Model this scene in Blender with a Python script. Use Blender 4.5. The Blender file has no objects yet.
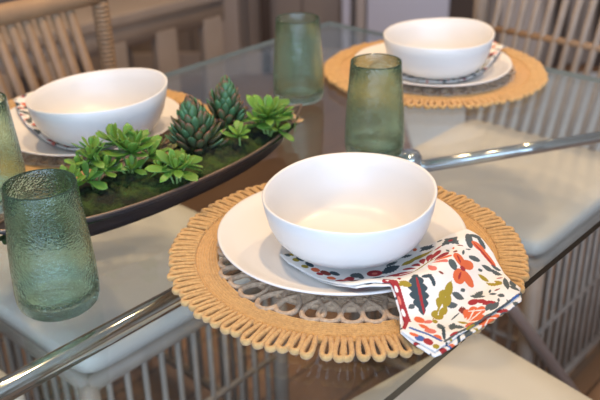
import bpy, bmesh, math, random
import numpy as np
from mathutils import Vector, Matrix, noise
S = bpy.context.scene
COL = S.collection
PI = math.pi
rnd = random.Random(7)

# ------------------------------------------------------------ camera solve
F = 842.8; PITCH = math.radians(26.659); ROLL = math.radians(-1.123); CZ = 1.2077
TZ = 0.75                                     # table top height
A = math.radians(47.5)                        # table direction

def U(x, y, z=TZ):
    """point of the photograph -> point at height z in the room"""
    fw = Vector((0, math.cos(PITCH), -math.sin(PITCH))); up = Vector((0, math.sin(PITCH), math.cos(PITCH))); rt = Vector((1, 0, 0))
    r2 = rt*math.cos(ROLL)+up*math.sin(ROLL); u2 = -rt*math.sin(ROLL)+up*math.cos(ROLL)
    d = fw+r2*((x-300)/F)-u2*((y-200)/F)
    t = (z-CZ)/d.z
    return Vector((0, 0, CZ))+d*t

def W(u, n, z=0.0):
    return Vector((u*math.cos(A)-n*math.sin(A), u*math.sin(A)+n*math.cos(A), z))

# ------------------------------------------------------------ materials
def mat(name, color=(.8, .8, .8), rough=.5, metal=0.0, spec=.5, bump=None, var=None, attr=None, coat=0.0, sheen=0.0, coords='Object'):
    m = bpy.data.materials.new(name); m.use_nodes = True
    nt = m.node_tree; b = nt.nodes['Principled BSDF']
    b.inputs['Base Color'].default_value = (*color, 1)
    b.inputs['Roughness'].default_value = rough
    b.inputs['Metallic'].default_value = metal
    b.inputs['Specular IOR Level'].default_value = spec
    b.inputs['Coat Weight'].default_value = coat
    b.inputs['Sheen Weight'].default_value = sheen
    tc = nt.nodes.new('ShaderNodeTexCoord')
    src = None
    if attr:
        a = nt.nodes.new('ShaderNodeAttribute'); a.attribute_name = attr; src = a.outputs['Color']
        nt.links.new(src, b.inputs['Base Color'])
    if var:                                     # (scale, amount, second colour)
        n = nt.nodes.new('ShaderNodeTexNoise'); n.inputs['Scale'].default_value = var[0]; n.inputs['Detail'].default_value = 4
        nt.links.new(tc.outputs[coords], n.inputs['Vector'])
        mp = nt.nodes.new('ShaderNodeMapRange'); mp.inputs[1].default_value = .35; mp.inputs[2].default_value = .65
        mp.inputs[3].default_value = 0; mp.inputs[4].default_value = var[1]
        nt.links.new(n.outputs['Fac'], mp.inputs[0])
        mx = nt.nodes.new('ShaderNodeMix'); mx.data_type = 'RGBA'
        nt.links.new(mp.outputs[0], mx.inputs[0])
        mx.inputs[6].default_value = (*color, 1); mx.inputs[7].default_value = (*var[2], 1)
        if src: nt.links.new(src, mx.inputs[6])
        nt.links.new(mx.outputs[2], b.inputs['Base Color'])
    if bump:                                    # (scale, strength, distance)
        n = nt.nodes.new('ShaderNodeTexNoise'); n.inputs['Scale'].default_value = bump[0]; n.inputs['Detail'].default_value = 3
        nt.links.new(tc.outputs[coords], n.inputs['Vector'])
        bp = nt.nodes.new('ShaderNodeBump'); bp.inputs['Strength'].default_value = bump[1]; bp.inputs['Distance'].default_value = bump[2]
        nt.links.new(n.outputs['Fac'], bp.inputs['Height']); nt.links.new(bp.outputs[0], b.inputs['Normal'])
    return m

M = {}
M['ceramic'] = mat('white_glaze', (.76, .725, .675), .36, spec=.45, coat=.06, bump=(60, .08, .002))
M['jute'] = mat('golden_jute', (.66, .40, .15), .85, bump=(900, .9, .0012), var=(260, .55, (.42, .23, .08)), sheen=.2)
M['jute_grey'] = mat('natural_jute', (.58, .42, .27), .85, bump=(900, .9, .0012), var=(260, .5, (.24, .15, .09)), sheen=.2)
M['tray'] = mat('dark_metal', (.035, .03, .032), .38, metal=.3, var=(30, .4, (.08, .06, .05)))
M['tray_rim'] = mat('worn_bronze_rim', (.22, .16, .12), .4, metal=.6)
M['moss'] = mat('moss', (.010, .013, .005), .95, bump=(350, 1, .003), var=(38, 1, (.045, .085, .010)))
M['leaf'] = mat('succulent_leaf', (.3, .5, .1), .42, attr='Col', spec=.4)
M['leaf'].node_tree.nodes['Principled BSDF'].inputs['Subsurface Weight'].default_value = .12
M['leaf'].node_tree.nodes['Principled BSDF'].inputs['Subsurface Scale'].default_value = .004
M['stem'] = mat('green_stem', (.20, .32, .09), .6)
M['cloth'] = mat('printed_cotton', (.8, .8, .8), .9, attr='Col', bump=(1500, .3, .0004))
M['chrome'] = mat('polished_steel', (.72, .72, .70), .12, metal=1.0)
M['brushed'] = mat('brushed_steel', (.62, .62, .63), .38, metal=.8)
M['rattan'] = mat('whitewashed_rattan', (.36, .28, .21), .55, bump=(60, .4, .002), var=(25, .6, (.26, .20, .15)))
M['rattan_warm'] = mat('honey_rattan', (.33, .20, .105), .5, bump=(60, .4, .002), var=(25, .6, (.24, .15, .085)))
M['cushion'] = mat('cream_leatherette', (.66, .62, .54), .5, bump=(300, .15, .001))
M['wood_pale'] = mat('taupe_wood', (.36, .28, .215), .6, var=(8, .5, (.30, .23, .175)))
M['daylight_sheet'] = mat('pale_blue_daylight', (.50, .58, .70), .95, bump=(200, .5, .003), var=(14, .4, (.44, .52, .64)))  # window light on the floor, put into a pale blue surface
M['wall'] = mat('brown_panelling', (.27, .205, .16), .6, var=(3, .5, (.21, .155, .12)))
M['wall_side'] = mat('beige_plaster', (.55, .47, .38), .8)
M['unseen_plaster'] = mat('unseen_pale_plaster', (.66, .62, .57), .85)  # pale upper wall out of view, added to brighten the tabletop reflection
M['ceiling'] = mat('ceiling_paint', (.7, .66, .6), .9)
M['trim'] = mat('grey_brown_trim', (.42, .34, .29), .6)
M['trim_dark'] = mat('dark_brown_trim', (.06, .035, .022), .7)  # even dark brown of strips standing out from the panelling
M['door'] = mat('pale_lilac_paint', (.52, .49, .54), .6)

def wood_floor():
    m = bpy.data.materials.new('oak_floor'); m.use_nodes = True; nt = m.node_tree; b = nt.nodes['Principled BSDF']
    tc = nt.nodes.new('ShaderNodeTexCoord'); mp = nt.nodes.new('ShaderNodeMapping')
    mp.inputs['Rotation'].default_value = (0, 0, -A)
    nt.links.new(tc.outputs['Object'], mp.inputs['Vector'])
    br = nt.nodes.new('ShaderNodeTexBrick'); br.inputs['Scale'].default_value = 1
    br.inputs['Brick Width'].default_value = 1.3; br.inputs['Row Height'].default_value = .13; br.inputs['Mortar Size'].default_value = .003
    br.inputs['Color1'].default_value = (.24, .135, .07, 1); br.inputs['Color2'].default_value = (.16, .09, .048, 1); br.inputs['Mortar'].default_value = (.05, .025, .012, 1)
    nt.links.new(mp.outputs[0], br.inputs['Vector'])
    mp2 = nt.nodes.new('ShaderNodeMapping'); mp2.inputs['Scale'].default_value = (1.5, 22, 1)
    nt.links.new(mp.outputs[0], mp2.inputs['Vector'])
    n = nt.nodes.new('ShaderNodeTexNoise'); n.inputs['Scale'].default_value = 2.5; n.inputs['Detail'].default_value = 5
    nt.links.new(mp2.outputs[0], n.inputs['Vector'])
    mx = nt.nodes.new('ShaderNodeMix'); mx.data_type = 'RGBA'; mx.blend_type = 'MULTIPLY'; mx.inputs[0].default_value = .6
    nt.links.new(br.outputs['Color'], mx.inputs[6])
    cr = nt.nodes.new('ShaderNodeValToRGB'); cr.color_ramp.elements[0].color = (.45, .4, .36, 1); cr.color_ramp.elements[1].color = (1.2, 1.15, 1.1, 1)
    nt.links.new(n.outputs['Fac'], cr.inputs[0]); nt.links.new(cr.outputs[0], mx.inputs[7])
    nt.links.new(mx.outputs[2], b.inputs['Base Color']); b.inputs['Roughness'].default_value = .38
    return m
M['floor'] = wood_floor()

def table_glass():
    m = bpy.data.materials.new('clear_table_glass'); m.use_nodes = True; nt = m.node_tree
    nt.nodes.remove(nt.nodes['Principled BSDF']); out = nt.nodes['Material Output']
    t = nt.nodes.new('ShaderNodeBsdfTransparent'); t.inputs[0].default_value = (.965, .985, .975, 1)
    g = nt.nodes.new('ShaderNodeBsdfGlossy'); g.inputs['Roughness'].default_value = .0
    fr = nt.nodes.new('ShaderNodeFresnel'); fr.inputs['IOR'].default_value = 1.52
    geo = nt.nodes.new('ShaderNodeNewGeometry')
    mx = nt.nodes.new('ShaderNodeMixShader')
    # the inner side of a pane reflects no more than its outer side
    ior = nt.nodes.new('ShaderNodeMapRange'); ior.inputs[1].default_value = 0; ior.inputs[2].default_value = 1
    ior.inputs[3].default_value = 1.52; ior.inputs[4].default_value = 1/1.52
    nt.links.new(geo.outputs['Backfacing'], ior.inputs[0])
    nt.links.new(ior.outputs[0], fr.inputs['IOR'])
    nt.links.new(fr.outputs[0], mx.inputs[0]); nt.links.new(t.outputs[0], mx.inputs[1]); nt.links.new(g.outputs[0], mx.inputs[2])
    nt.links.new(mx.outputs[0], out.inputs['Surface'])
    return m
M['tglass'] = table_glass()
def edge_glass():
    # polished edge with its light effects painted in: near black outside, pale green inside
    m = mat('polished_glass_edge', (.012, .02, .017), .12); nt = m.node_tree; b = nt.nodes['Principled BSDF']
    geo = nt.nodes.new('ShaderNodeNewGeometry'); mx = nt.nodes.new('ShaderNodeMix'); mx.data_type = 'RGBA'
    mx.inputs[6].default_value = (.012, .02, .017, 1); mx.inputs[7].default_value = (.20, .23, .20, 1)
    nt.links.new(geo.outputs['Backfacing'], mx.inputs[0]); nt.links.new(mx.outputs[2], b.inputs['Base Color'])
    return m
M['tedge'] = edge_glass()

def tumbler_glass():
    m = bpy.data.materials.new('green_seeded_glass'); m.use_nodes = True; nt = m.node_tree; b = nt.nodes['Principled BSDF']
    b.inputs['Base Color'].default_value = (.80, .945, .83, 1); b.inputs['Transmission Weight'].default_value = 1
    b.inputs['Roughness'].default_value = .03; b.inputs['IOR'].default_value = 1.45
    tc = nt.nodes.new('ShaderNodeTexCoord')
    v = nt.nodes.new('ShaderNodeTexVoronoi'); v.inputs['Scale'].default_value = 400
    nt.links.new(tc.outputs['Object'], v.inputs['Vector'])
    bp = nt.nodes.new('ShaderNodeBump'); bp.inputs['Strength'].default_value = .3; bp.inputs['Distance'].default_value = .0010
    nt.links.new(v.outputs['Distance'], bp.inputs['Height']); nt.links.new(bp.outputs[0], b.inputs['Normal'])
    tr = nt.nodes.new('ShaderNodeBsdfTranslucent'); tr.inputs[0].default_value = (.36, .62, .40, 1)
    df = nt.nodes.new('ShaderNodeBsdfDiffuse'); df.inputs[0].default_value = (.32, .56, .36, 1)
    m1 = nt.nodes.new('ShaderNodeMixShader'); nt.links.new(tr.outputs[0], m1.inputs[1]); nt.links.new(df.outputs[0], m1.inputs[2])
    m2 = nt.nodes.new('ShaderNodeMixShader'); m2.inputs[0].default_value = .10
    sp = nt.nodes.new('ShaderNodeMapRange'); sp.inputs[1].default_value = .05; sp.inputs[2].default_value = .45; sp.inputs[3].default_value = .17; sp.inputs[4].default_value = .03
    nt.links.new(v.outputs['Distance'], sp.inputs[0]); nt.links.new(sp.outputs[0], m2.inputs[0])
    nt.links.new(b.outputs[0], m2.inputs[1]); nt.links.new(m1.outputs[0], m2.inputs[2])
    nt.links.new(m2.outputs[0], nt.nodes['Material Output'].inputs['Surface'])
    return m
M['gglass'] = tumbler_glass()

# ------------------------------------------------------------ helpers
def link(o, parent=None):
    COL.objects.link(o)
    if parent is not None: o.parent = parent
    return o
def mesh_obj(name, verts, faces, m, parent=None, smooth=True, loc=None, rotz=0):
    me = bpy.data.meshes.new(name); me.from_pydata([tuple(v) for v in verts], [], faces)
    for mm in (m if isinstance(m, (list, tuple)) else [m]): me.materials.append(mm)
    if smooth: me.polygons.foreach_set('use_smooth', [True]*len(me.polygons))
    me.update()
    o = bpy.data.objects.new(name, me); link(o, parent)
    if loc is not None: o.location = loc
    if rotz: o.rotation_euler.z = rotz
    return o
def empty(name, loc, rotz=0.0):
    o = bpy.data.objects.new(name, None); o.empty_display_size = .05; link(o); o.location = loc; o.rotation_euler.z = rotz
    return o
def tag(o, label=None, cat=None, group=None, kind=None):
    if label: o['label'] = label
    if cat: o['category'] = cat
    if group: o['group'] = group
    if kind: o['kind'] = kind
    return o
def copy_tree(o, parent=None):
    c = o.copy(); COL.objects.link(c); c.parent = parent
    for ch in list(o.children): copy_tree(ch, c)
    return c

class MB:
    def __init__(s): s.v = []; s.f = []; s.mi = []
    def add(s, vs, fs, mi=0):
        k = len(s.v); s.v += [Vector(v) for v in vs]; s.f += [tuple(i+k for i in f) for f in fs]; s.mi += [mi]*len(fs)
    def box(s, c, size, rot=None, bev=0.0):
        bm = bmesh.new(); bmesh.ops.create_cube(bm, size=1)
        for v in bm.verts: v.co = Vector((v.co.x*size[0], v.co.y*size[1], v.co.z*size[2]))
        if bev: bmesh.ops.bevel(bm, geom=list(bm.edges)+list(bm.verts), offset=bev, segments=3, profile=.5, affect='EDGES')
        mtx = Matrix.Translation(Vector(c)) @ (rot.to_4x4() if rot else Matrix())
        bm.verts.index_update()
        s.add([mtx @ v.co for v in bm.verts], [[v.index for v in f.verts] for f in bm.faces]); bm.free()
    def tube(s, pts, r, n=8, closed=False, rz=None, cap=True):
        pts = [Vector(p) for p in pts]; L = len(pts); vs = []; fs = []
        prev = None
        for i, p in enumerate(pts):
            if closed: t = (pts[(i+1) % L]-pts[i-1]).normalized()
            else: t = (pts[min(i+1, L-1)]-pts[max(i-1, 0)]).normalized()
            ref = Vector((0, 0, 1)) if abs(t.z) < .95 else Vector((1, 0, 0))
            a = t.cross(ref).normalized(); b = a.cross(t).normalized()
            if prev is not None and rz is None and not closed:
                a = (prev-t*prev.dot(t)).normalized(); b = a.cross(t).normalized()
            prev = a
            ri = r[i] if isinstance(r, (list, tuple)) else r
            rb = ri if rz is None else rz
            for k in range(n):
                q = 2*PI*k/n; vs.append(p+a*ri*math.cos(q)+b*rb*math.sin(q))
        m_ = L if closed else L-1
        for i in range(m_):
            j = (i+1) % L
            for k in range(n):
                l = (k+1) % n; fs.append((i*n+k, i*n+l, j*n+l, j*n+k))
        if not closed and cap:
            fs.append(tuple(range(n-1, -1, -1))); fs.append(tuple((L-1)*n+k for k in range(n)))
        s.add(vs, fs)
    def lathe(s, prof, n=64, fn=None, closed=True):
        """prof: list of (r,z); fn(r,z,theta,i)->Vector"""
        vs = []; fs = []; L = len(prof)
        for i, (r, z) in enumerate(prof):
            for k in range(n):
                q = 2*PI*k/n
                vs.append(fn(r, z, q, i) if fn else Vector((r*math.cos(q), r*math.sin(q), z)))
        for i in range(L-1):
            for k in range(n):
                l = (k+1) % n; fs.append((i*n+k, i*n+l, (i+1)*n+l, (i+1)*n+k))
        if closed == 'loop':
            for k in range(n):
                l = (k+1) % n; fs.append(((L-1)*n+k, (L-1)*n+l, l, k))
        elif closed:
            fs.append(tuple(range(n-1, -1, -1))); fs.append(tuple((L-1)*n+k for k in range(n)))
        s.add(vs, fs)
    def build(s, name, m, parent=None, smooth=True, loc=None, rotz=0, fix=True):
        o = mesh_obj(name, s.v, s.f, m, parent, smooth, loc, rotz)
        if any(s.mi): o.data.polygons.foreach_set('material_index', s.mi)
        if fix:
            bm = bmesh.new(); bm.from_mesh(o.data); bmesh.ops.recalc_face_normals(bm, faces=bm.faces); bm.to_mesh(o.data); bm.free()
        return o

def smooth_curve(pts, n=8, closed=False):
    pts = [Vector(p) for p in pts]; out = []; L = len(pts)
    rng = range(L) if closed else range(L-1)
    for i in rng:
        p0 = pts[(i-1) % L] if closed or i > 0 else pts[0]
        p1 = pts[i]; p2 = pts[(i+1) % L]
        p3 = pts[(i+2) % L] if closed or i+2 < L else pts[-1]
        for k in range(n):
            t = k/n
            out.append(.5*((2*p1)+(-p0+p2)*t+(2*p0-5*p1+4*p2-p3)*t*t+(-p0+3*p1-3*p2+p3)*t**3))
    if not closed: out.append(pts[-1])
    return out

# ------------------------------------------------------------ the room
def struct(name, c, size, m, rot=None):
    b = MB(); b.box(c, size, rot); return tag(b.build(name, m, smooth=False), kind='structure')
struct('floor', (0, 1.2, -.05), (6.6, 6.6, .1), M['floor'])
struct('ceiling', (0, 1.2, 2.65), (6.6, 6.6, .1), M['ceiling'])
YB = 3.75
wb = MB(); wb.box((0, YB+.05, .575), (6.4, .1, 1.15)); k0 = len(wb.f); wb.box((0, YB+.05, 1.875), (6.4, .1, 1.45)); wb.mi[k0:] = [1]*(len(wb.f)-k0)
# vertical boards of the panelling, real relief
x = -3.1
while x < 3.1:
    wb.box((x, YB-.004, .575), (.245, .02, 1.14), bev=.004); x += .25
wb.box((0, YB-.015, 1.16), (6.4, .05, .05))
tag(wb.build('wall_back', [M['wall'], M['unseen_plaster']], smooth=False), kind='structure')
struct('wall_left', (-3.25, 1.2, 1.3), (.1, 6.4, 2.6), M['wall_side'])
struct('wall_right', (3.25, 1.2, 1.3), (.1, 6.4, 2.6), M['wall_side'])
# wall behind the camera with its big window opening
b = MB()
YF = -1.9
b.box((-2.6, YF, 1.3), (1.2, .12, 2.6)); b.box((2.9, YF, 1.3), (.6, .12, 2.6))
b.box((.3, YF, .3), (4.6, .12, .6)); b.box((.3, YF, 2.45), (4.6, .12, .3))
tag(b.build('wall_front', M['wall_side'], smooth=False), kind='structure')
b = MB()
for xx in (-1.97, -.45, 1.07, 2.57): b.box((xx, YF, 1.45), (.06, .08, 1.7))
for zz in (.63, 2.27): b.box((.3, YF, zz), (4.6, .08, .06))
tag(b.build('window_1', M['ceiling'], smooth=False), kind='structure')
def wx(px): return (px-300)/F*3.98+.02*0
def stripe(name, x0, x1, d, m, z1=1.13):
    a, c = wx(x0), wx(x1)
    return struct(name, ((a+c)/2, YB-.02-d/2, z1/2), (abs(c-a), d, z1), m)
stripe('trim_1', 226, 246, .06, M['trim'])
stripe('trim_2', 266, 276, .03, M['trim_dark'])
stripe('trim_3', 343, 350, .05, M['door'])
stripe('trim_4', 356, 364, .05, M['trim'])
stripe('door_1', 366, 442, .05, M['door'], 2.1)
stripe('trim_5', 443, 480, .03, M['trim_dark'])
stripe('trim_6', 492, 530, .04, M['trim'])
stripe('trim_7', 545, 556, .03, M['trim_dark'])
stripe('trim_8', 584, 600, .03, M['trim_dark'])
struct('baseboard_back', (-.9, YB-.035, .05), (2.6, .03, .10), M['trim'])

# flat pale blue sheet put in place of window light on the floor
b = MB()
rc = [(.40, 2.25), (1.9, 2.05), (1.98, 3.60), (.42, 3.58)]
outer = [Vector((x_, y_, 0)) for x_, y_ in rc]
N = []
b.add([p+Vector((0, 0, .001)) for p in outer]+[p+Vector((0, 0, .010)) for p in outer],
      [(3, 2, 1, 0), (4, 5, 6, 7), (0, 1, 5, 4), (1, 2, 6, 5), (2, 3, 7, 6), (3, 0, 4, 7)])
tag(b.build('daylight_sheet', M['daylight_sheet'], smooth=False), 'pale blue sheet standing in for window light on the wooden floor beyond the rattan chair at the table end', 'daylight_sheet')

# low console behind the left chair (runs parallel to the table)
q0 = U(100, 33, .46); q1 = U(206, 4, .46)
un = lambda p: (p.x*math.cos(A)+p.y*math.sin(A), -p.x*math.sin(A)+p.y*math.cos(A))
(u0, n0), (u1, n1) = un(q0), un(q1)
nb = (n0+n1)/2
con = tag(empty('bench', W((u0+u1)/2, nb+.15, 0), A), 'low taupe wooden bench with wide legs behind the left rattan chair', 'bench')
Lb = u1-u0+.75; uc = (u0+u1)/2-.30; off = uc-(u0+u1)/2
b = MB(); b.box((off, 0, .49), (Lb+.04, .36, .04), bev=.008); b.build('seat', M['wood_pale'], con)
b = MB(); b.box((off, -.145, .43), (Lb, .02, .09)); b.box((off, .145, .43), (Lb, .02, .09)); b.build('apron', M['wood_pale'], con)
for k in range(6):
    for sy in (-1, 1):
        b = MB(); b.box((off-Lb/2+.06+k*(Lb-.12)/5, sy*.14, .205), (.095, .035, .41), bev=.006); b.build('leg', M['wood_pale'], con)

# ------------------------------------------------------------ dining table
table = tag(empty('dining_table', (0, 0, 0), A), 'long glass topped dining table on polished steel tubes carrying all place settings', 'table')
UA, UB, NA, NB = -.35, 1.33, .319, 1.126
b = MB(); t = .009
vs = [(UA, NA, TZ-t), (UB, NA, TZ-t), (UB, NB, TZ-t), (UA, NB, TZ-t), (UA, NA, TZ), (UB, NA, TZ), (UB, NB, TZ), (UA, NB, TZ)]
b.add(vs, [(3, 2, 1, 0), (4, 5, 6, 7)], 0)
b.add(vs, [], 0)
k = 0
b.f += [(0, 1, 5, 4), (1, 2, 6, 5), (2, 3, 7, 6), (3, 0, 4, 7)]; b.mi += [1]*4
b.v = b.v[:8]
b.build('glass_top', [M['tglass'], M['tedge']], table, smooth=False)
hu, hn, hz = .896, .612, .714
def bar(name, p, q, r, label=None):
    b = MB(); b.tube([p, q], r, 16); o = b.build(name, M['brushed' if name == 'leg' else 'chrome'], table)
    return o
b = MB(); b.lathe([(.001, .700), (.015, .702), (.017, .708), (.017, .732), (.013, .739), (.001, .7405)], 24, fn=lambda r, z, q, i: Vector((hu+r*math.cos(q), hn+r*math.sin(q), z)))
b.build('hub', M['chrome'], table)
bar('beam', (UA+.1, hn, hz), (hu, hn, hz), .0115)
bar('beam', (hu, hn, hz), (1.29, .395, hz), .009)
bar('beam', (hu, hn, hz), (1.26, 1.02, hz), .007)
fl = un(U(584, 412, 0))
bar('leg', (hu, hn, .71), (fl[0], fl[1], .012), .011)
bar('leg', (hu, hn, .71), (fl[0]-.1, 2*hn-fl[1]+.05, .012), .011)
bar('leg', (UA+.15, hn, .71), (UA+.0, hn-.15, .012), .011)
bar('leg', (UA+.15, hn, .71), (UA+.0, hn+.2, .012), .011)

# ------------------------------------------------------------ rattan chairs
def make_chair(name='rattan_chair', back_mat='rattan', lean=0.0, ex=14.0, cr=.0080):
    root = empty(name, (0, 0, 0))
    Wd, D, zs = .42, .46, .46
    R = M['rattan']; RW = M[back_mat]
    # seat cushion: soft-edged pad
    b = MB(); n = 24
    def se(q, ex=5.0):
        c, s_ = math.cos(q), math.sin(q)
        return (math.copysign(abs(c)**(2/ex), c), math.copysign(abs(s_)**(2/ex), s_))
    prof = [(.05, zs-.034), (.95, zs-.033), (.992, zs-.029), (1, zs-.016), (.992, zs-.004), (.965, zs+.001), (.8, zs+.003), (.4, zs+.004), (.05, zs+.004)]
    def fn(r, z, q, i):
        sx, sy = se(q, ex); return Vector((sx*(Wd/2+.005)*r, D/2+sy*(D/2+.005)*r, z))
    b.lathe(prof, 160, fn); b.build('seat_cushion', M['cushion'], root)
    # seat frame ring
    b = MB()
    c4 = [(-Wd/2, 0), (Wd/2, 0), (Wd/2, D), (-Wd/2, D)]
    b.tube([(x_*.97, .01+y_*.96, zs-.052) for x_, y_ in c4]+[(c4[0][0]*.97, .01, zs-.052)], .014, 10)
    b.build('seat_frame', R, root)
    b = MB(); b.tube([(x_*.97, .01+y_*.96, .045) for x_, y_ in c4]+[(c4[0][0]*.97, .01, .045)], .012, 10)
    b.build('bottom_rail', R, root)
    b = MB(); b.tube([(x_*.97, .01+y_*.96, .235) for x_, y_ in c4]+[(c4[0][0]*.97, .01, .235)], .007, 8)
    b.build('middle_rail', R, root)
    for x_, y_ in c4:
        b = MB(); b.tube([(x_*.97, .01+y_*.96, .0), (x_*.97, .01+y_*.96, zs-.05)], .0155, 12); b.build('leg', R, root)
    # skirt of upright canes around the seat
    b = MB()
    for k in range(1, 12):
        xx = -Wd/2*.97+k*Wd*.97/12
        for yy in (.01, .01+D*.96): b.tube([(xx, yy, .045), (xx, yy, zs-.052)], .0055, 6)
    for k in range(1, 13):
        yy = .01+k*D*.96/13
        for xx in (-Wd/2*.97, Wd/2*.97): b.tube([(xx, yy, .045), (xx, yy, zs-.052)], .0055, 6)
    b.build('cane_skirt', R, root)
    # reclined back
    zb, yb, zt, yt = zs-.05, D-.005, .846, D+.01
    def bp(x_, t_, bow=.0): return Vector((x_*(1+.02*t_), yb+(yt-yb)*t_+bow, zb+(zt-zb)*t_))
    for sx in (-1, 1):
        b = MB(); b.tube([bp(sx*Wd/2, t_) for t_ in (0, .33, .66, 1.03)], .014, 12)
        pst = b.build('back_post', RW, root)
        w = MB()
        for j in range(26):
            t_ = .45+j*.02
            p = bp(sx*Wd/2, t_)
            w.lathe([(.0142, -.004), (.0168, -.002), (.0168, .002), (.0142, .004)], 12, fn=lambda r, z, q, i, p=p: p+Vector((r*math.cos(q), r*math.sin(q), z)), closed='loop')
        w.build('cane_binding', RW, pst)
    b = MB(); b.tube([bp(x_, 1.0) for x_ in np.linspace(-Wd/2-.01, Wd/2+.01, 7)], .019, 12); b.build('top_rail', RW, root)
    b = MB(); b.tube([bp(-Wd/2, .63), bp(Wd/2, .63)], .008, 8); b.build('cross_rail', M['rattan_warm'], root)
    b = MB()
    for k in range(1, 14):
        xx = -Wd/2+k*Wd/14
        b.tube([bp(xx-lean*.5, 0), bp(xx, .5), bp(xx+lean*.5, 1.0)], cr, 8)
    b.build('back_canes', RW, root)
    return root
ch = make_chair('rattan_chair', 'rattan_warm', lean=-.085, cr=.0098)
ch.location = W(.722, .897, 0); ch.rotation_euler.z = A
tag(ch, 'honey coloured rattan chair behind the left place setting, its cane back at upper left', 'chair')
ch2 = copy_tree(ch); ch2.location = W(.212, .897, 0)
tag(ch2, 'rattan chair at the left edge of the photo, mostly seen as canes below the glass', 'chair')
chb = make_chair('rattan_chair', 'rattan', lean=.06)
chb.location = W(1.24, .775, 0); chb.rotation_euler.z = A-PI/2
tag(chb, 'whitewashed rattan chair at the far right end of the table, cream seat under the glass', 'chair')
cha = make_chair('rattan_chair', 'rattan', ex=60.0)
angA = math.radians(37.5)
cor = U(476, 330, .46)
cha.rotation_euler.z = angA+PI
cha.location = Vector((cor.x-.21*math.cos(angA), cor.y-.21*math.sin(angA), 0))
tag(cha, 'chair with cream seat pad at the lower right, pushed under the near table edge', 'chair')

# ------------------------------------------------------------ placemats
def make_placemat():
    root = empty('placemat', (0, 0, 0))
    R = .190
    # outer border of upright double-cord loops
    b = MB(); NL = 94; h = .0042
    r0, r1 = .160, R-.0025
    OUT = ((0, -.5), (.3, -.8), (.6, -1.0), (.86, -1.0), (1.0, -.45), (1.0, .45), (.86, 1.0), (.6, 1.0), (.3, .8), (0, .5))
    INN = ((0, .3), (.2, -.15), (.42, -.75), (.70, -1.05), (.92, -.75), (1.0, 0), (.92, .75), (.70, 1.05), (.42, .75), (.2, .15), (0, -.3))
    def loops(b, NL, r0, r1, wid, cr, crz, z, jit, n=7, seed=1, form=OUT):
        rr = random.Random(seed)
        for k in range(NL):
            th = 2*PI*(k+rr.uniform(-jit, jit))/NL; ln = r1-r0+rr.uniform(-.003, .002)
            c, s_ = math.cos(th), math.sin(th); sk = rr.uniform(-.15, .15)
            pts = []
            for (a_, w_) in form:
                rr_ = r0+ln*a_; w2 = w_*wid/2+sk*ln*a_*.3
                zz = z+.0012*math.sin(a_*2.5)
                pts.append(Vector((rr_*c-w2*s_, rr_*s_+w2*c, zz)))
            b.tube(smooth_curve(pts, 3), cr, n, rz=crz)
    loops(b, NL, r0, r1, .0080, .00265, .0036, .0042, .22, seed=3)
    b.build('loop_border', M['jute'], root)
    # woven band
    def band(name, ra, rb, m, z=.0058):
        b = MB(); prof = []; nr = int((rb-ra)/.0028)
        for i in range(nr):
            a0 = ra+(rb-ra)*i/nr; w = (rb-ra)/nr
            prof += [(a0+w*.02, z-.0012), (a0+w*.25, z-.0002), (a0+w*.5, z+.0003), (a0+w*.75, z-.0002)]
        prof += [(rb, z-.0012), (rb+.0012, z*.5), (rb, .0005), (ra, .0005), (ra-.0008, z*.5)]
        def fn(r, z_, q, i):
            wob = 1+.0012*math.sin(q*150+i*2.0)
            return Vector((r*wob*math.cos(q), r*wob*math.sin(q), z_))
        b.lathe(prof, 300, fn, closed='loop'); return b.build(name, m, root)
    band('woven_band', .136, .163, M['jute'])
    b = MB(); loops(b, 36, .096, .1375, .0200, .0028, .0030, .0040, .2, seed=8, form=INN)
    b.build('inner_loops', M['jute_grey'], root)
    band('woven_centre', .012, .112, M['jute_grey'])
    return root
near_c = Vector((.048, .781, TZ)); far_c = Vector((.234, 1.392, TZ)); left_c = Vector((-.315, 1.150, TZ))
pm = make_placemat(); pm.location = near_c
tag(pm, 'round golden jute placemat with looped edge under the nearest plate', 'placemat', None)
p2 = copy_tree(pm); p2.location = far_c; p2.rotation_euler.z = .7
tag(p2, 'round jute placemat under the plate at the far right end of the table', 'placemat')
p3 = copy_tree(pm); p3.location = left_c; p3.rotation_euler.z = 1.9
tag(p3, 'round jute placemat under the left plate, mostly hidden behind the succulents', 'placemat')
MT = .0072      # placemat thickness under a plate

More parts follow.
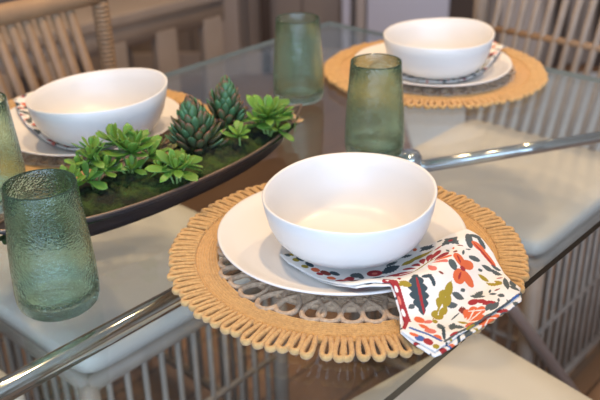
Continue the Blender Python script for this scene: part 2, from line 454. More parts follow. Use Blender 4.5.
# ------------------------------------------------------------ plates and bowls
PR = .131
def plate_top(r):
    t = max(0, (r-.070)/(PR-.070)); return .006+.0125*t**1.6
def make_plate(seed, ph):
    rr = random.Random(seed)
    prof = [(.001, .0012), (.060, .0012), (.066, .0), (.072, .0005), (.078, .003), (.100, .0075), (.122, .0135), (.1295, .0168), (PR, .0185), (.1300, .0196), (.1270, .0190)]
    prof += [(r, plate_top(r)) for r in (.120, .110, .100, .090, .080, .070, .050, .020, .001)]
    b = MB()
    def fn(r, z, q, i):
        k = 1+.012*math.cos(2*q+ph)+.008*math.cos(3*q+ph*2)+.003*math.sin(5*q)
        k = 1+(k-1)*min(1, r/.08)
        return Vector((r*k*math.cos(q), r*k*math.sin(q), z+.0012*math.sin(2*q+ph)*(r/PR)**3))
    b.lathe(prof, 128, fn)
    return b.build('plate', M['ceramic'])
def make_bowl(R, H, ph, tilt, e2=.025, e3=.012, ht=.004, tdir=PI/2):
    ro = [(.001, .0018), (.38, .0018), (.44, 0), (.50, .001), (.65, .035), (.785, .13), (.88, .30), (.938, .50), (.972, .73), (1.0, 1.0)]
    prof = [(r*R, z*H) for r, z in ro[:3]]+[(ro[3][0]*R, .001)]+[(r*R, z*H) for r, z in ro[4:]]
    th = .0034
    prof += [(R-th*.35, H+.0013), (R-th, H-.0002)]
    for r, z in reversed(ro[4:9]): prof.append((r*R-th*1.1, z*H+.0030))
    prof += [(.42*R, .0050), (.2*R, .0042), (.001, .004)]
    b = MB()
    def fn(r, z, q, i):
        w = (z/H)
        k = 1+w*(e2*math.cos(2*(q-ph))+e3*math.cos(3*q+ph*1.7)+.004*math.sin(4*q+ph))
        zz = z+w*w*(ht*math.cos(q-tdir)+.0018*math.sin(2*q+ph)+.001*math.sin(3*q+ph))
        return Vector((r*k*math.cos(q), r*k*math.sin(q), zz))
    b.lathe(prof, 144, fn)
    o = b.build('bowl', M['ceramic'])
    return o
near_p = Vector((.043, .790, TZ+MT)); far_p = Vector((.229, 1.377, TZ+MT)); left_p = Vector((-.298, 1.135, TZ+MT))
for i, (pp, lab) in enumerate(((near_p, 'white organic round plate on the nearest jute placemat'),
                               (far_p, 'white plate on the jute placemat at the far right end of the table'),
                               (left_p, 'white plate behind the green succulents at the left'))):
    o = make_plate(i, i*1.1+.4); o.location = pp; tag(o, lab, 'plate')
BZ = TZ+MT+.0118
bowls = []
for i, (c, R, H, ph, tdir, lab) in enumerate((
        ((.0508, .775), .0893, .0605, .9, 1.2, 'white handmade bowl with wavy rim on the nearest plate'),
        ((.230, 1.345), .0880, .062, .3, 1.0, 'white bowl on the plate at the far right end of the table'),
        ((-.274, 1.096), .0925, .062, .2, .1, 'white wavy bowl at the left, in front of the honey rattan chair back'))):
    o = make_bowl(R, H, ph, 0, tdir=tdir, ht=(.003, .003, .006)[i], e3=(.018, .012, .022)[i]); o.location = (c[0], c[1], BZ); tag(o, lab, 'bowl'); bowls.append(o)

# ------------------------------------------------------------ printed napkins
CRM = (.76, .74, .70); RED = (.32, .022, .028); ORG = (.64, .13, .045); TEAL = (.035, .06, .075); OLV = (.32, .24, .02); PNK = (.62, .16, .12); GRY = (.075, .095, .10); BLU = (.05, .12, .35); BRN = (.20, .03, .02)
def paint(P, motifs, base=CRM):
    """P: (n,2) plan points; motifs: (cx,cy,half length,half width,angle,colour,shape) in metres"""
    colr = np.tile(np.array(base), (len(P), 1))
    for (cx, cy, hl, hw, an, c, sh) in motifs:
        d = P-np.array([cx, cy]); ca, sa = math.cos(an), math.sin(an)
        a_ = (d[:, 0]*ca+d[:, 1]*sa)/hl; b_ = (-d[:, 0]*sa+d[:, 1]*ca)/hw
        if sh == 'e': inside = a_**2+b_**2 < 1
        elif sh == 'l': inside = (np.abs(a_) < 1) & (np.abs(b_) < (1-a_**2))
        elif sh == 'p': inside = (np.abs(a_) < 1) & (np.abs(b_) < np.sqrt(np.clip((1-a_)*(1+a_), 0, 1))*(.55+.45*a_))
        elif sh == 's': inside = (np.abs(a_) < 1) & (np.abs(b_) < (1-a_**2)*(.65+.35*np.abs(np.sin(a_*9))))
        elif sh == 'r': inside = (np.abs(a_) < 1) & (np.abs(b_) < 1)
        colr[inside] = c
    return colr
# motif list read off the cloth: two end points (x,y) and a width in the 533x400 close-up of the cloth
def cl(x_, y_): return U(380+x_/3.333, 220+y_/3.333, .781)
def cl2(x_, y_): return U(260+x_/4.286, 240+y_/4.286, .775)
def seg(p, q, w, c, sh='e', k=.00032):
    d = q-p; return ((p.x+q.x)/2, (p.y+q.y)/2, max(d.length/2, 1e-4), w*k/2, math.atan2(d.y, d.x), c, sh)
raw = [
 # fan flower
 (118, 172, 42, 182, 15, RED, 'p'), (112, 168, 55, 162, 14, RED, 'p'), (122, 160, 78, 140, 17, RED, 'p'), (135, 156, 112, 128, 17, RED, 'p'), (145, 152, 140, 112, 17, RED, 'p'),
 (158, 150, 168, 104, 18, RED, 'p'), (165, 148, 198, 100, 18, RED, 'p'), (178, 150, 226, 118, 18, RED, 'p'), (178, 152, 238, 135, 14, ORG, 'p'), (170, 156, 226, 156, 16, PNK, 'p'), (158, 160, 182, 186, 20, PNK, 'p'),
 (95, 182, 190, 136, 5, OLV, 'e'), (120, 176, 175, 145, 3, CRM, 'e'),
 # four petal flower
 (274, 160, 252, 126, 26, ORG, 'e'), (276, 160, 306, 136, 26, ORG, 'e'), (272, 166, 256, 202, 28, ORG, 'e'), (280, 166, 308, 196, 26, ORG, 'e'), (268, 160, 284, 166, 14, RED, 'e'),
 (256, 132, 268, 154, 5, RED, 'e'), (262, 192, 270, 172, 5, RED, 'e'),
 # paisley
 (300, 100, 292, 62, 20, GRY, 'e'), (296, 66, 336, 66, 16, GRY, 'e'), (326, 66, 350, 90, 14, GRY, 'e'), (305, 82, 352, 98, 22, ORG, 'e'), (330, 90, 388, 122, 20, ORG, 'e'), (310, 84, 392, 124, 6, RED, 'e'), (318, 95, 380, 124, 3, CRM, 'e'),
 # bud
 (205, 88, 258, 68, 30, GRY, 's'), (215, 62, 262, 95, 24, GRY, 's'), (226, 78, 242, 78, 10, RED, 'e'),
 (135, 62, 182, 72, 26, TEAL, 's'), (132, 76, 178, 60, 14, TEAL, 's'),
 (95, 108, 178, 84, 17, OLV, 'l'), (72, 122, 120, 102, 15, OLV, 'l'), (0, 150, 62, 128, 26, TEAL, 's'), (20, 120, 60, 104, 14, GRY, 's'), (62, 90, 110, 84, 16, GRY, 's'),
 (235, 150, 248, 174, 20, GRY, 'e'), (296, 126, 334, 122, 18, GRY, 'e'),
 (340, 132, 382, 136, 16, GRY, 'l'), (368, 132, 412, 146, 18, GRY, 's'), (372, 120, 408, 132, 10, GRY, 'l'),
 (328, 158, 368, 168, 13, OLV, 'l'), (356, 172, 410, 184, 16, OLV, 's'), (385, 165, 412, 182, 10, OLV, 'l'),
 (418, 158, 430, 205, 12, GRY, 'l'), (440, 168, 452, 196, 13, GRY, 'l'), (432, 190, 470, 205, 12, GRY, 'l'), (420, 222, 395, 215, 12, GRY, 'l'),
 (302, 220, 356, 218, 16, GRY, 's'), (318, 226, 346, 196, 16, GRY, 's'), (240, 226, 284, 230, 18, GRY, 'l'), (218, 256, 262, 248, 15, GRY, 'l'),
 (240, 292, 268, 268, 4, GRY, 'e'),
 # mustard sprig
 (176, 298, 240, 200, 5, OLV, 'e'), (190, 268, 178, 286, 13, OLV, 'l'), (200, 282, 226, 258, 14, OLV, 'l'), (186, 292, 214, 280, 14, OLV, 'l'), (194, 262, 204, 240, 14, OLV, 'l'), (212, 262, 238, 232, 14, OLV, 'l'),
 (200, 246, 216, 224, 13, OLV, 'l'), (222, 240, 238, 202, 15, OLV, 'l'), (176, 300, 196, 300, 14, OLV, 'l'),
 # teal leaf with red vein
 (112, 192, 146, 282, 44, TEAL, 's'), (106, 214, 140, 262, 20, TEAL, 's'), (120, 205, 150, 280, 7, RED, 'e'), (138, 206, 172, 198, 11, TEAL, 'e'), (160, 196, 182, 216, 11, TEAL, 'e'), (176, 206, 180, 222, 9, TEAL, 'e'),
 (62, 218, 106, 226, 18, OLV, 'l'), (52, 232, 92, 216, 9, OLV, 'l'),
 # big orange bloom
 (264, 262, 296, 262, 26, BRN, 's'), (298, 244, 330, 230, 18, RED, 'e'), (326, 236, 356, 234, 16, RED, 'e'), (344, 244, 390, 236, 18, RED, 's'), (286, 286, 300, 258, 22, ORG, 'p'), (292, 292, 322, 250, 22, ORG, 'p'), (300, 296, 350, 250, 22, ORG, 'p'), (304, 298, 350, 274, 20, ORG, 'p'),
 (296, 262, 356, 258, 4, CRM, 'e'), (300, 292, 318, 256, 3, CRM, 'e'), (302, 294, 342, 262, 3, CRM, 'e'),
 (370, 262, 400, 236, 13, GRY, 'l'), (356, 262, 376, 240, 12, GRY, 'l'), (340, 296, 376, 268, 10, GRY, 'l'),
 (240, 330, 250, 300, 18, GRY, 's'), (238, 312, 286, 318, 18, GRY, 's'), (196, 306, 216, 330, 18, GRY, 's'), (212, 316, 218, 362, 8, TEAL, 'e'), (262, 296, 300, 306, 8, OLV, 'l'), (286, 318, 318, 300, 10, ORG, 'l'),
 (120, 288, 148, 306, 22, ORG, 'e'), (148, 306, 176, 298, 14, PNK, 'e'), (150, 332, 190, 338, 20, PNK, 'e'), (130, 312, 168, 330, 12, ORG, 'l'), (180, 348, 210, 360, 14, ORG, 'l'), (96, 272, 118, 262, 10, GRY, 'l'),
 # hems
 (8, 211, 46, 216, 15, RED, 'r'), (40, 212, 92, 306, 17, RED, 'r'), (86, 296, 72, 326, 17, RED, 'r'), (18, 213, 30, 214, 8, CRM, 'e'), (50, 232, 58, 246, 8, CRM, 'e'), (60, 252, 70, 268, 8, PNK, 'e'), (74, 276, 84, 292, 8, CRM, 'e'),
 (98, 322, 210, 366, 5, BLU, 'r'), (120, 348, 150, 366, 16, BLU, 'e'), (150, 360, 176, 378, 18, RED, 'e'), (180, 378, 198, 388, 14, OLV, 'e'), (100, 338, 130, 350, 10, ORG, 'e'),
 (216, 368, 470, 214, 5, GRY, 'r'), (236, 350, 262, 336, 7, RED, 'e'), (290, 326, 320, 308, 7, OLV, 'e'), (340, 300, 372, 276, 8, BRN, 'e'), (400, 262, 425, 244, 7, TEAL, 'e'), (440, 236, 466, 216, 7, BLU, 'e'),
]
motifs = [seg(cl(a_, b_), cl(c_, d_), w*{'p': 1.75, 's': 1.35, 'r': 1.5, 'l': 1.45}.get(sh, 1.25), co, sh) for (a_, b_, c_, d_, w, co, sh) in raw]
raw2 = [(70, 8, 105, 26, 18, TEAL, 'e'), (108, 30, 128, 46, 15, GRY, 'e'), (120, 20, 142, 44, 12, OLV, 'e'), (140, 56, 168, 66, 15, OLV, 'e'), (158, 48, 190, 66, 14, TEAL, 'e'), (178, 84, 206, 96, 14, OLV, 'e'), (196, 70, 228, 92, 14, TEAL, 'e'),
 (222, 96, 252, 114, 18, ORG, 'e'), (244, 118, 268, 132, 14, RED, 'e'), (262, 108, 300, 132, 18, BRN, 'e'), (290, 140, 322, 158, 18, ORG, 'e'), (300, 112, 340, 132, 16, TEAL, 'e'), (334, 160, 362, 178, 30, RED, 'e'), (362, 152, 402, 160, 36, RED, 'e'), (384, 172, 452, 176, 22, BRN, 'e'), (352, 158, 380, 166, 10, PNK, 'e'),
 (388, 128, 436, 138, 26, GRY, 'e'), (420, 120, 440, 156, 14, GRY, 'e'), (462, 134, 520, 116, 34, RED, 'e'), (480, 128, 504, 124, 12, PNK, 'e'), (530, 112, 600, 92, 30, TEAL, 's'), (386, 198, 424, 196, 12, TEAL, 'l'), (430, 190, 462, 186, 14, OLV, 'e'), (480, 180, 520, 172, 12, OLV, 'l'), (540, 160, 600, 150, 22, RED, 'e'), (465, 160, 540, 150, 14, TEAL, 'l')]
motifs += [seg(cl2(a_, b_), cl2(c_, d_), w*1.7, co, sh, .00025) for (a_, b_, c_, d_, w, co, sh) in raw2]

# small leaves and buds that fill the ground between the large motifs
rf = random.Random(77); fill = []
for k in range(900):
    x_, y_ = rf.uniform(0, 480), rf.uniform(60, 385); p_ = cl(x_, y_)
    if all(math.hypot(p_.x-m_[0], p_.y-m_[1]) > .55*m_[2]+.75*m_[3]+.0028 for m_ in motifs+fill):
        a_ = rf.uniform(0, PI)
        fill.append((p_.x, p_.y, rf.uniform(.0026, .0048), rf.uniform(.0011, .0021), a_, rf.choice([GRY, TEAL, GRY, OLV, RED, ORG, BRN]), rf.choice(['e', 'l', 'l', 's'])))
motifs = fill+motifs

def inside_poly(P, poly):
    x_, y_ = P[:, 0], P[:, 1]; ins = np.zeros(len(P), bool); n = len(poly)
    for i in range(n):
        x1, y1 = poly[i]; x2, y2 = poly[(i+1) % n]
        c = ((y1 > y_) != (y2 > y_)) & (x_ < (x2-x1)*(y_-y1)/((y2-y1) if y2 != y1 else 1e-12)+x1)
        ins ^= c
    return ins
def near_edge(P, poly):
    best = np.full(len(P), 1e9); Q = P.copy(); n = len(poly)
    for i in range(n):
        a_ = np.array(poly[i]); d = np.array(poly[(i+1) % n])-a_
        t_ = np.clip(((P-a_)@d)/max(d@d, 1e-12), 0, 1); q = a_+t_[:, None]*d; ds = np.hypot(*(P-q).T)
        k = ds < best; best[k] = ds[k]; Q[k] = q[k]
    return best, Q
def cloth(name, poly, zf, motifs, step, thick, parent=None, base=CRM, loc=Vector((0, 0, 0))):
    """flat printed sheet cut to a plan outline, laid over what carries it"""
    poly = np.array(poly); lo = poly.min(0)-step; hi = poly.max(0)+step
    nx = int((hi[0]-lo[0])/step)+1; ny = int((hi[1]-lo[1])/step)+1
    gx, gy = np.meshgrid(lo[0]+step*np.arange(nx), lo[1]+step*np.arange(ny), indexing='ij')
    P = np.stack([gx.ravel(), gy.ravel()], 1)
    ins = inside_poly(P, poly); dist, Q = near_edge(P, poly)
    idx = np.arange(nx*ny).reshape(nx, ny)
    keep = ins.reshape(nx, ny)
    cnt = keep[:-1, :-1].astype(int)+keep[1:, :-1]+keep[:-1, 1:]+keep[1:, 1:]
    fi, fj = np.where(cnt >= 2)
    quads = np.stack([idx[fi, fj], idx[fi+1, fj], idx[fi+1, fj+1], idx[fi, fj+1]], 1)
    used = np.unique(quads); remap = -np.ones(nx*ny, int); remap[used] = np.arange(len(used))
    snap = (~ins)
    P2 = np.where(snap[:, None], Q, P)[used]; dist = np.where(snap, 0, dist)[used]
    quads = remap[quads]; n = len(used)
    colr = paint(P2, motifs, base)
    Z = np.array([zf(float(p[0]), float(p[1])) for p in P2])
    rnd_ = np.clip(1-dist/.0018, 0, 1)**2*thick*.45
    top = np.column_stack([P2, Z-rnd_]); bot = np.column_stack([P2, Z-thick+rnd_])
    V = np.vstack([top, bot])-np.array(loc)
    # boundary edges
    ed = {}
    for q in quads.tolist():
        for a_, b_ in ((q[0], q[1]), (q[1], q[2]), (q[2], q[3]), (q[3], q[0])):
            if (b_, a_) in ed: del ed[(b_, a_)]
            else: ed[(a_, b_)] = 1
    faces = quads.tolist()+(quads[:, ::-1]+n).tolist()+[[b_, a_, a_+n, b_+n] for a_, b_ in ed]
    o = mesh_obj(name, V.tolist(), faces, M['cloth'], parent, True, None if parent else loc)
    at = o.data.color_attributes.new('Col', 'FLOAT_COLOR', 'POINT')
    cc = np.ones((2*n, 4), np.float32); cc[:n, :3] = colr; cc[n:, :3] = colr
    at.data.foreach_set('color', cc.ravel())
    return o
def ss(a_, b_, x_):
    t_ = min(1, max(0, (x_-a_)/(b_-a_))); return t_*t_*(3-2*t_)
def support(pc, x_, y_):
    """top of plate / placemat below a cloth"""
    r = math.hypot(x_-pc.x, y_-pc.y)
    zp = pc.z+plate_top(min(r, PR))
    zm = TZ+.0068
    zp += .0014*ss(.095, .120, r)
    return zp+.0012-(zp-zm-.0030)*ss(PR+.001, PR+.045, r)
def napkin_z(pc, bc, extra, seed):
    def f(x_, y_):
        s = support(pc, x_, y_); rb = math.hypot(x_-bc[0], y_-bc[1])
        r = math.hypot(x_-pc.x, y_-pc.y)
        w = ss(.078, .106, rb)
        n_ = noise.noise(Vector((x_*26, y_*26, seed)))*.0040+noise.noise(Vector((x_*60, y_*60, seed+5)))*.0012
        return s+extra+w*(.0042+max(n_, -.002))
    return f
nap = tag(empty('napkin', near_p+Vector((.10, -.05, 0))), 'folded floral print cotton napkin under the nearest bowl, spilling over plate and placemat', 'napkin')
pl = lambda pts, f, z: [tuple(f(x_, y_).xy) for x_, y_ in pts]
def G(x_, y_, z=.781): return tuple(U(x_, y_, z).xy)
front = [(279, 243), (288, 252), (302, 260), (318, 270), (334, 279), (347, 286), (356, 287.5), (375, 285.5), (389, 285.5)]
flap = [(398, 297.5), (404.5, 311), (401.5, 319.5), (419, 330), (435.5, 338.5), (441, 336), (462, 322), (492, 302), (521, 284.5), (522, 277), (512, 270), (502, 256), (494, 247), (480, 238), (467, 233), (449, 235), (425, 236)]
hidden = [(400, 228), (360, 238), (320, 240)]
poly = [G(*p) for p in front+flap+hidden]
zt_ = napkin_z(near_p, (.0475, .776), .0040, 3)
def ztop(x_, y_):
    return zt_(x_, y_)
cloth('top_fold', poly, ztop, motifs, .00055, .0026, nap, loc=nap.location)
low = [(300, 257), (318, 268), (336, 279), (356, 288.5), (390, 287), (400, 304), (401, 319), (419, 332), (435.5, 341), (443, 339), (464, 325.5), (494, 305.5), (523, 288), (524, 280), (512, 271), (470, 240), (425, 240), (360, 240), (320, 244)]
zl_ = napkin_z(near_p, (.0475, .776), .0014, 3)
mot_low = [(m_[0]+.012, m_[1]-.009, m_[2], m_[3], m_[4], m_[5], m_[6]) for m_ in motifs]
cloth('under_fold', [G(*p) for p in low], lambda x_, y_: zl_(x_, y_)-.0002, mot_low, .0008, .0026, nap, loc=nap.location)

def small_napkin(px, pc, bc, label, seed, dz=0.0, zz=.776):
    poly = [G(x_, y_, zz) for x_, y_ in px]
    cx = sum(p[0] for p in poly)/len(poly); cy = sum(p[1] for p in poly)/len(poly)
    rr = random.Random(seed); ms = []
    lo = (min(p[0] for p in poly), min(p[1] for p in poly)); hi = (max(p[0] for p in poly), max(p[1] for p in poly))
    for k in range(260):
        c = rr.choice([RED, ORG, GRY, TEAL, OLV, PNK, GRY, TEAL])
        ms.append((rr.uniform(lo[0], hi[0]), rr.uniform(lo[1], hi[1]), rr.uniform(.005, .010), rr.uniform(.0022, .0048), rr.uniform(0, PI), c, rr.choice(['e', 'l', 's', 'p'])))
    zf = napkin_z(pc, bc, .0026+dz, seed)
    o = cloth('napkin', poly, zf, ms, .0012, .0032, None, loc=Vector((cx, cy, pc.z+.012)))
    return tag(o, label, 'napkin')
small_napkin([(398, 72), (420, 77.5), (440, 79.5), (458, 78), (472, 73), (486, 65), (497, 57), (505, 49), (507, 42.5), (500, 40), (488, 41), (470, 45), (440, 58), (412, 62), (398, 66)],
             far_p, (.230, 1.345), 'floral napkin tucked under the bowl at the far right end of the table', 11, dz=.001)
small_napkin([(15, 98), (14, 104), (19, 114), (28, 124), (40, 133), (56, 141), (72, 147), (90, 149), (110, 140), (90, 120), (60, 105), (40, 97), (28, 94)],
             left_p, (-.262, 1.098), 'floral napkin tucked under the left bowl, beside the rear left tumbler', 12, dz=.001)

# ------------------------------------------------------------ tumblers
def make_tumbler():
    b = MB(); H = .130
    prof = [(.0005, .0016), (.020, .0012), (.030, .0), (.0345, .001), (.0380, .005), (.0398, .012), (.0402, .022), (.0396, .045), (.0380, .07), (.0355, .10), (.0334, H-.002), (.0329, H), (.0322, H-.001)]
    prof += [(.0338, .10), (.0362, .07), (.0377, .045), (.0382, .026), (.0372, .018), (.032, .0125), (.020, .0105), (.0005, .010)]
    def fn(r, z, q, i):
        k = 1+.008*math.cos(2*q+.5)+.004*math.cos(3*q+z*20)
        return Vector((r*k*math.cos(q), r*k*math.sin(q), z))
    b.lathe(prof, 72, fn)
    return b.build('tumbler', M['gglass'])
tb = make_tumbler()
def put(o, p, lab, cat, group=None, rz=0, sc=1):
    o.location = p; o.rotation_euler.z = rz; o.scale = (sc, sc, sc); return tag(o, lab, cat, group)
put(tb, U(60, 303)+Vector((0, 0, .0003)), 'green seeded glass tumbler nearest the camera at the lower left', 'tumbler')
put(copy_tree(tb), U(-4, 203, TZ+.0085), 'green glass tumbler cut by the left edge of the photo, before the left bowl', 'tumbler', rz=1)
put(copy_tree(tb), U(374, 154)+Vector((0, 0, .0003)), 'green glass tumbler in the middle, right behind the nearest bowl', 'tumbler', rz=2)
put(copy_tree(tb), U(299, 99)+Vector((0, 0, .0003)), 'green glass tumbler at the back beyond the tip of the planter', 'tumbler', rz=3)

# ------------------------------------------------------------ planter
PU, PN, PL, PW = .588, .754, .243, .060     # centre u,n; half length; half width
def tray_out(s_, sc=1.0):
    """s_ in 0..1 around; returns u,n offsets of the boat outline"""
    q = 2*PI*s_
    c = math.cos(q); sn = math.sin(q)
    u_ = c*PL; w = PW*(1-abs(c)**2.3)**.9
    return u_, math.copysign(w, sn) if abs(sn) > 1e-9 else 0.0
pot = tag(empty('planter', W(PU, PN, TZ), A), 'long dark boat shaped planter tray with pointed tip holding moss and succulents', 'planter')
b = MB(); n = 120
def ring(sc, z, curl):
    vs = []
    for k in range(n):
        u_, w_ = tray_out(k/n)
        e = abs(u_/PL)
        vs.append(Vector((u_*(1-(1-sc)*.45), w_*sc, z+curl*.010*e**4)))
    return vs
rings = [ring(.0, .0012, 0), ring(.45, .0008, 0), ring(.62, .002, .2), ring(.66, .010, .5), ring(.82, .022, 1), ring(1.0, .0345, 1)]
vs = []; fs = []
for i, r in enumerate(rings): vs += r
inner = [ring(.965, .0345, 1), ring(.80, .024, 1), ring(.63, .013, .5), ring(.56, .006, .2), ring(.0, .005, 0)]
for r in inner: vs += r
T_ = len(rings)+len(inner)
for i in range(T_-1):
    for k in range(n):
        fs.append((i*n+k, i*n+(k+1) % n, (i+1)*n+(k+1) % n, (i+1)*n+k))
b.add(vs, fs); b.build('tray', M['tray'], pot)
b = MB(); b.tube([v+Vector((0, 0, .0006)) for v in ring(.985, .0345, 1)], .0017, 6, closed=True); b.build('rim', M['tray_rim'], pot)
# moss bed
b = MB(); vs = []; fs = []; nu, nw = 260, 56
for i in range(nu+1):
    a_ = -1+2*i/nu; u_ = a_*PL*.95
    w = PW*(1-abs(u_/PL)**2.3)**.9*.86
    for j in range(nw+1):
        t_ = -1+2*j/nw; e = (1-t_**2)
        p = Vector((u_*30, t_*w*30, 0))
        z = .030+.010*e*(1-a_**4)+.006*noise.noise(p*1.2)*e**.5+.0045*noise.noise(p*4)*e**.3+.0028*noise.noise(p*11)*e**.3+.0015*noise.noise(p*26)
        vs.append(Vector((u_, t_*w, max(.0265, min(z-.003, .046)) if e > .02 else .0265)))
for i in range(nu):
    for j in range(nw):
        q = i*(nw+1)+j; fs.append((q, q+nw+1, q+nw+2, q+1))
b.add(vs, fs)
mo = b.build('moss', M['moss'], None, fix=False); mo.location = W(PU, PN, TZ); mo.rotation_euler.z = A
tag(mo, 'bed of dark green moss filling the long planter', 'moss', kind='stuff')

# ------------------------------------------------------------ succulents
class LeafMesh:
    def __init__(s): s.v = []; s.f = []; s.c = []
    def leaf(s, o, d, up, L, Wd, Th, c0, c1, cedge, curve=.25, wmax=.6, cup=.25, pointed=.5):
        """fleshy leaf from o along d; up is its upper side"""
        d = d.normalized(); side = d.cross(up).normalized(); up = side.cross(d).normalized()
        NS, NR = 7, 8; base = len(s.v)
        for i in range(NS+1):
            t_ = i/NS
            w = Wd/2*(math.sin(PI*min(1, t_/wmax*.5))**.9 if t_ < wmax else max(0.02, math.cos(PI/2*(t_-wmax)/(1-wmax))**(pointed)))
            w = max(w, Wd*.10)
            if i == NS: w = Wd*.03
            th = Th/2*(1-.6*t_) if i < NS else Th*.05
            c = o+d*(L*t_)+up*(curve*L*t_*t_)
            for k in range(NR):
                q = 2*PI*k/NR; x_ = math.cos(q); y_ = math.sin(q)
                s.v.append(c+side*(w*x_)+up*(th*y_+cup*w*x_*x_))
                col_ = [c0[j]*(1-t_)+c1[j]*t_ for j in range(3)]
                e = (abs(x_)**3)*.6*t_ + (t_**6)*.6
                e = min(1, e)
                s.c.append([col_[j]*(1-e)+cedge[j]*e for j in range(3)])
        for i in range(NS):
            for k in range(NR):
                l = (k+1) % NR
                s.f.append((base+i*NR+k, base+i*NR+l, base+(i+1)*NR+l, base+(i+1)*NR+k))
        s.f.append(tuple(base+k for k in range(NR-1, -1, -1))); s.f.append(tuple(base+NS*NR+k for k in range(NR)))
    def build(s, name, parent, loc=None):
        o = mesh_obj(name, s.v, s.f, M['leaf'], parent, True, loc)
        at = o.data.color_attributes.new('Col', 'FLOAT_COLOR', 'POINT')
        at.data.foreach_set('color', [x_ for c in s.c for x_ in (*c, 1)])
        return o
def jit(c, r, a_=.25): k = 1+r.uniform(-a_, a_); return tuple(min(1, x_*k*(1+r.uniform(-.08, .08))) for x_ in c)
def cone_succulent(px, zbase, Rb, H, label, seed, lean=(0, 0)):
    r = random.Random(seed); root = tag(empty('succulent', U(*px, zbase)), label, 'succulent')
    lm = LeafMesh(); Nn = 84
    ax = Vector((lean[0], lean[1], 1)).normalized()
    for k in range(Nn):
        t_ = k/(Nn-1); th = k*2.39996+r.uniform(-.15, .15)
        el = math.radians(14+72*t_**.75+r.uniform(-5, 5))
        out = Vector((math.cos(th), math.sin(th), 0))
        rad_ = Rb*.50*math.sqrt(max(0, 1-t_**1.6))
        o = out*rad_+ax*(H*.66*t_+.002)
        d = out*math.cos(el)+ax*math.sin(el)
        L = (Rb*.80)*(1-.12*t_)*r.uniform(.88, 1.12)
        g = jit((.055, .075, .03), r); tip = jit((.05, .14, .055), r); ed = jit((.26, .09, .06), r) if r.random() < .55 else jit((.10, .22, .10), r)
        if t_ < .25: g = jit((.12, .10, .06), r)
        lm.leaf(o, d, ax*math.cos(el)-out*math.sin(el)+Vector((0, 0, 1e-3)), L, Rb*.34, Rb*.18, g, tip, ed, curve=.22, wmax=.60, cup=.3, pointed=.7)
    lm.build('rosette', root)
    b = MB(); b.tube([(0, 0, -.012), tuple(ax*H*.6)], [Rb*.2, Rb*.1], 8); b.build('stem', M['stem'], root)
    return root
def soft_succulent(px, zbase, specs, label, seed, R=.036, col=((.06, .165, .02), (.115, .25, .03), (.23, .36, .045)), trail=None):
    """specs: list of (dx,dy,dz,size,leaf count,tilt x,tilt y)"""
    r = random.Random(seed); root = tag(empty('succulent', U(*px, zbase)), label, 'succulent')
    lm = LeafMesh(); st = MB()
    for (dx, dy, dz, sz, nl, tx, ty) in specs:
        c = Vector((dx, dy, dz)); ax = Vector((tx, ty, 1)).normalized()
        e1 = ax.orthogonal().normalized(); e2 = ax.cross(e1)
        for k in range(nl):
            t_ = k/max(1, nl-1); th = k*2.39996+r.uniform(-.2, .2)
            el = math.radians(0+75*t_**1.1+r.uniform(-14, 14))
            out = e1*math.cos(th)+e2*math.sin(th)
            d = out*math.cos(el)+ax*math.sin(el)
            L = R*sz*(1-.45*t_)*r.uniform(.7, 1.2)
            c0 = jit(col[2] if t_ > .6 else col[0], r, .2); c1 = jit(col[1], r, .2)
            lm.leaf(c+out*.0015+ax*(.006*t_*sz), d, ax*math.cos(el)-out*math.sin(el), L, L*.40, L*.10, c0, c1, jit((.17, .32, .06), r, .1), curve=r.uniform(-.25, .25), wmax=.70, cup=.22, pointed=.5)
        st.tube(smooth_curve([Vector((dx*.25, dy*.25, -.007)), Vector((dx*.5, dy*.5, dz*.4)), c], 4), .0018*sz, 7)
    if trail:
        st.tube(smooth_curve([Vector(p) for p in trail], 5), .0016, 7)
    lm.build('rosette', root); st.build('stem', M['stem'], root)
    return root
ZM = TZ+.036
cone_succulent((198, 149), ZM-.006, .034, .074, 'dark blue green cone shaped succulent, the left and nearer of the two dark ones', 21, (-.08, -.05))
cone_succulent((226, 132), ZM-.004, .0315, .084, 'tall dark green succulent with reddish leaf edges, the right one of the two dark ones', 22, (.05, 0))
soft_succulent((268, 132), ZM, [(0, 0, .018, 1.15, 22, 0, -.15), (.012, .012, .016, .8, 10, .3, .2), (-.012, -.004, .012, .8, 9, -.4, -.1), (.012, -.010, .006, .8, 7, .5, -.5)], 'bright green rosette succulent near the right tip of the planter', 23)
soft_succulent((240, 146), ZM, [(0, 0, .012, .68, 10, -.1, -.2)], 'tiny bright green succulent below the tall dark one', 24)
soft_succulent((133, 172), ZM, [(.0, .0, .024, 1.1, 18, .1, -.1), (-.016, .006, .034, .9, 12, -.4, 0), (.004, -.022, .012, .8, 8, .1, -.6), (.020, .004, .018, .85, 10, .5, .1), (-.022, -.014, .012, .75, 8, -.4, -.5), (.006, .014, .030, .8, 8, .2, .5)], 'bushy green succulent left of the dark blue green cone', 25)
soft_succulent((95, 184), ZM, [(0, 0, .030, .85, 14, -.1, -.1), (-.012, .004, .018, .85, 10, -.5, 0), (.012, -.004, .018, .8, 10, .3, -.2), (-.002, .010, .038, .7, 9, 0, .3), (-.004, -.014, .010, .8, 8, -.1, -.7)], 'upright green succulent nearest the near left tumbler', 26, trail=[(-.03, -.035, .004), (-.012, -.018, .014), (.01, -.002, .020)])
soft_succulent((177, 180), ZM, [(0, 0, .012, .95, 15, .1, -.3), (-.016, .006, .010, .7, 8, -.5, 0), (.010, .008, .014, .75, 8, .3, .2)], 'green rosette succulent leaning over the front rim of the planter', 27)
soft_succulent((158, 162), ZM, [(0, 0, .014, .75, 12, 0, 0), (.012, .006, .008, .6, 8, .3, 0)], 'brownish green succulent in the gap before the dark blue green cone', 28, col=((.20, .12, .06), (.26, .15, .08), (.16, .22, .06)))
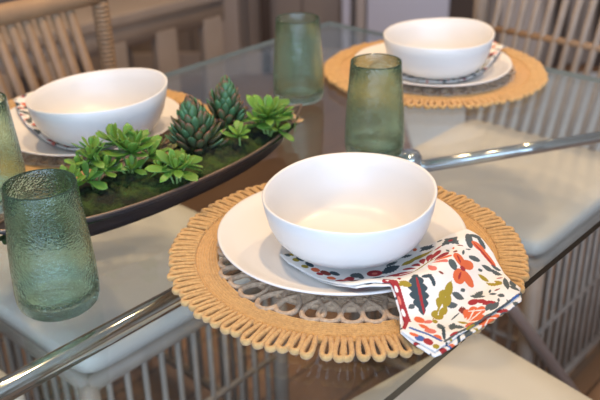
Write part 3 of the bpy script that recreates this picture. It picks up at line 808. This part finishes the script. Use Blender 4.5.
soft_succulent((295, 127), ZM-.002, [(0, 0, .006, .42, 8, 0, -.1)], 'small peach coloured succulent at the right tip of the planter', 29, col=((.55, .30, .18), (.60, .36, .22), (.5, .3, .15)))
soft_succulent((70, 199), ZM, [(0, 0, .016, .9, 12, -.1, -.1)], 'low green succulent seen beside and through the near left tumbler', 30)

# ------------------------------------------------------------ light
def area(name, loc, target, size, size_y, power, color):
    l = bpy.data.lights.new(name, 'AREA'); l.shape = 'RECTANGLE'; l.size = size; l.size_y = size_y; l.energy = power; l.color = color
    o = bpy.data.objects.new(name, l); COL.objects.link(o); o.location = loc
    o.rotation_euler = (Vector(target)-Vector(loc)).to_track_quat('-Z', 'Y').to_euler()
    return o
area('window_daylight', (.3, YF+.1, 1.45), (.3, 1.2, .95), 4.4, 1.6, 140, (.52, .70, 1.0))
for i, (x_, y_) in enumerate(((-.55, 1.3), (.75, 1.9), (.1, .9), (-.9, 2.7), (1.4, 2.9))):
    l = bpy.data.lights.new('ceiling_spot', 'SPOT'); l.energy = 60 if i < 3 else 50; l.color = (1, .69, .39); l.spot_size = math.radians(105); l.spot_blend = .7; l.shadow_soft_size = .05
    o = bpy.data.objects.new('ceiling_spot', l); COL.objects.link(o); o.location = (x_, y_, 2.56)
w = bpy.data.worlds.new('sky'); S.world = w; w.use_nodes = True
w.node_tree.nodes['Background'].inputs[0].default_value = (.62, .78, 1.0, 1); w.node_tree.nodes['Background'].inputs[1].default_value = .8

# ------------------------------------------------------------ camera
cam = bpy.data.cameras.new('camera'); co = bpy.data.objects.new('camera', cam); COL.objects.link(co); S.camera = co
cam.sensor_width = 36; cam.lens = F/600*36; cam.clip_start = .02
co.matrix_world = Matrix.Translation((0, 0, CZ)) @ Matrix.Rotation(PI/2-PITCH, 4, 'X') @ Matrix.Rotation(ROLL, 4, 'Z')
cam.dof.use_dof = True; cam.dof.aperture_fstop = 6.3
foc = U(380, 262, .78)
cam.dof.focus_distance = (foc-Vector((0, 0, CZ))).dot(Vector((0, math.cos(PITCH), -math.sin(PITCH))))
S.view_settings.view_transform = 'Standard'; S.view_settings.look = 'None'; S.view_settings.exposure = 0.0; S.view_settings.gamma = 1
S.cycles.max_bounces = 14; S.cycles.transparent_max_bounces = 16; S.cycles.transmission_bounces = 12
S.cycles.use_denoising = True
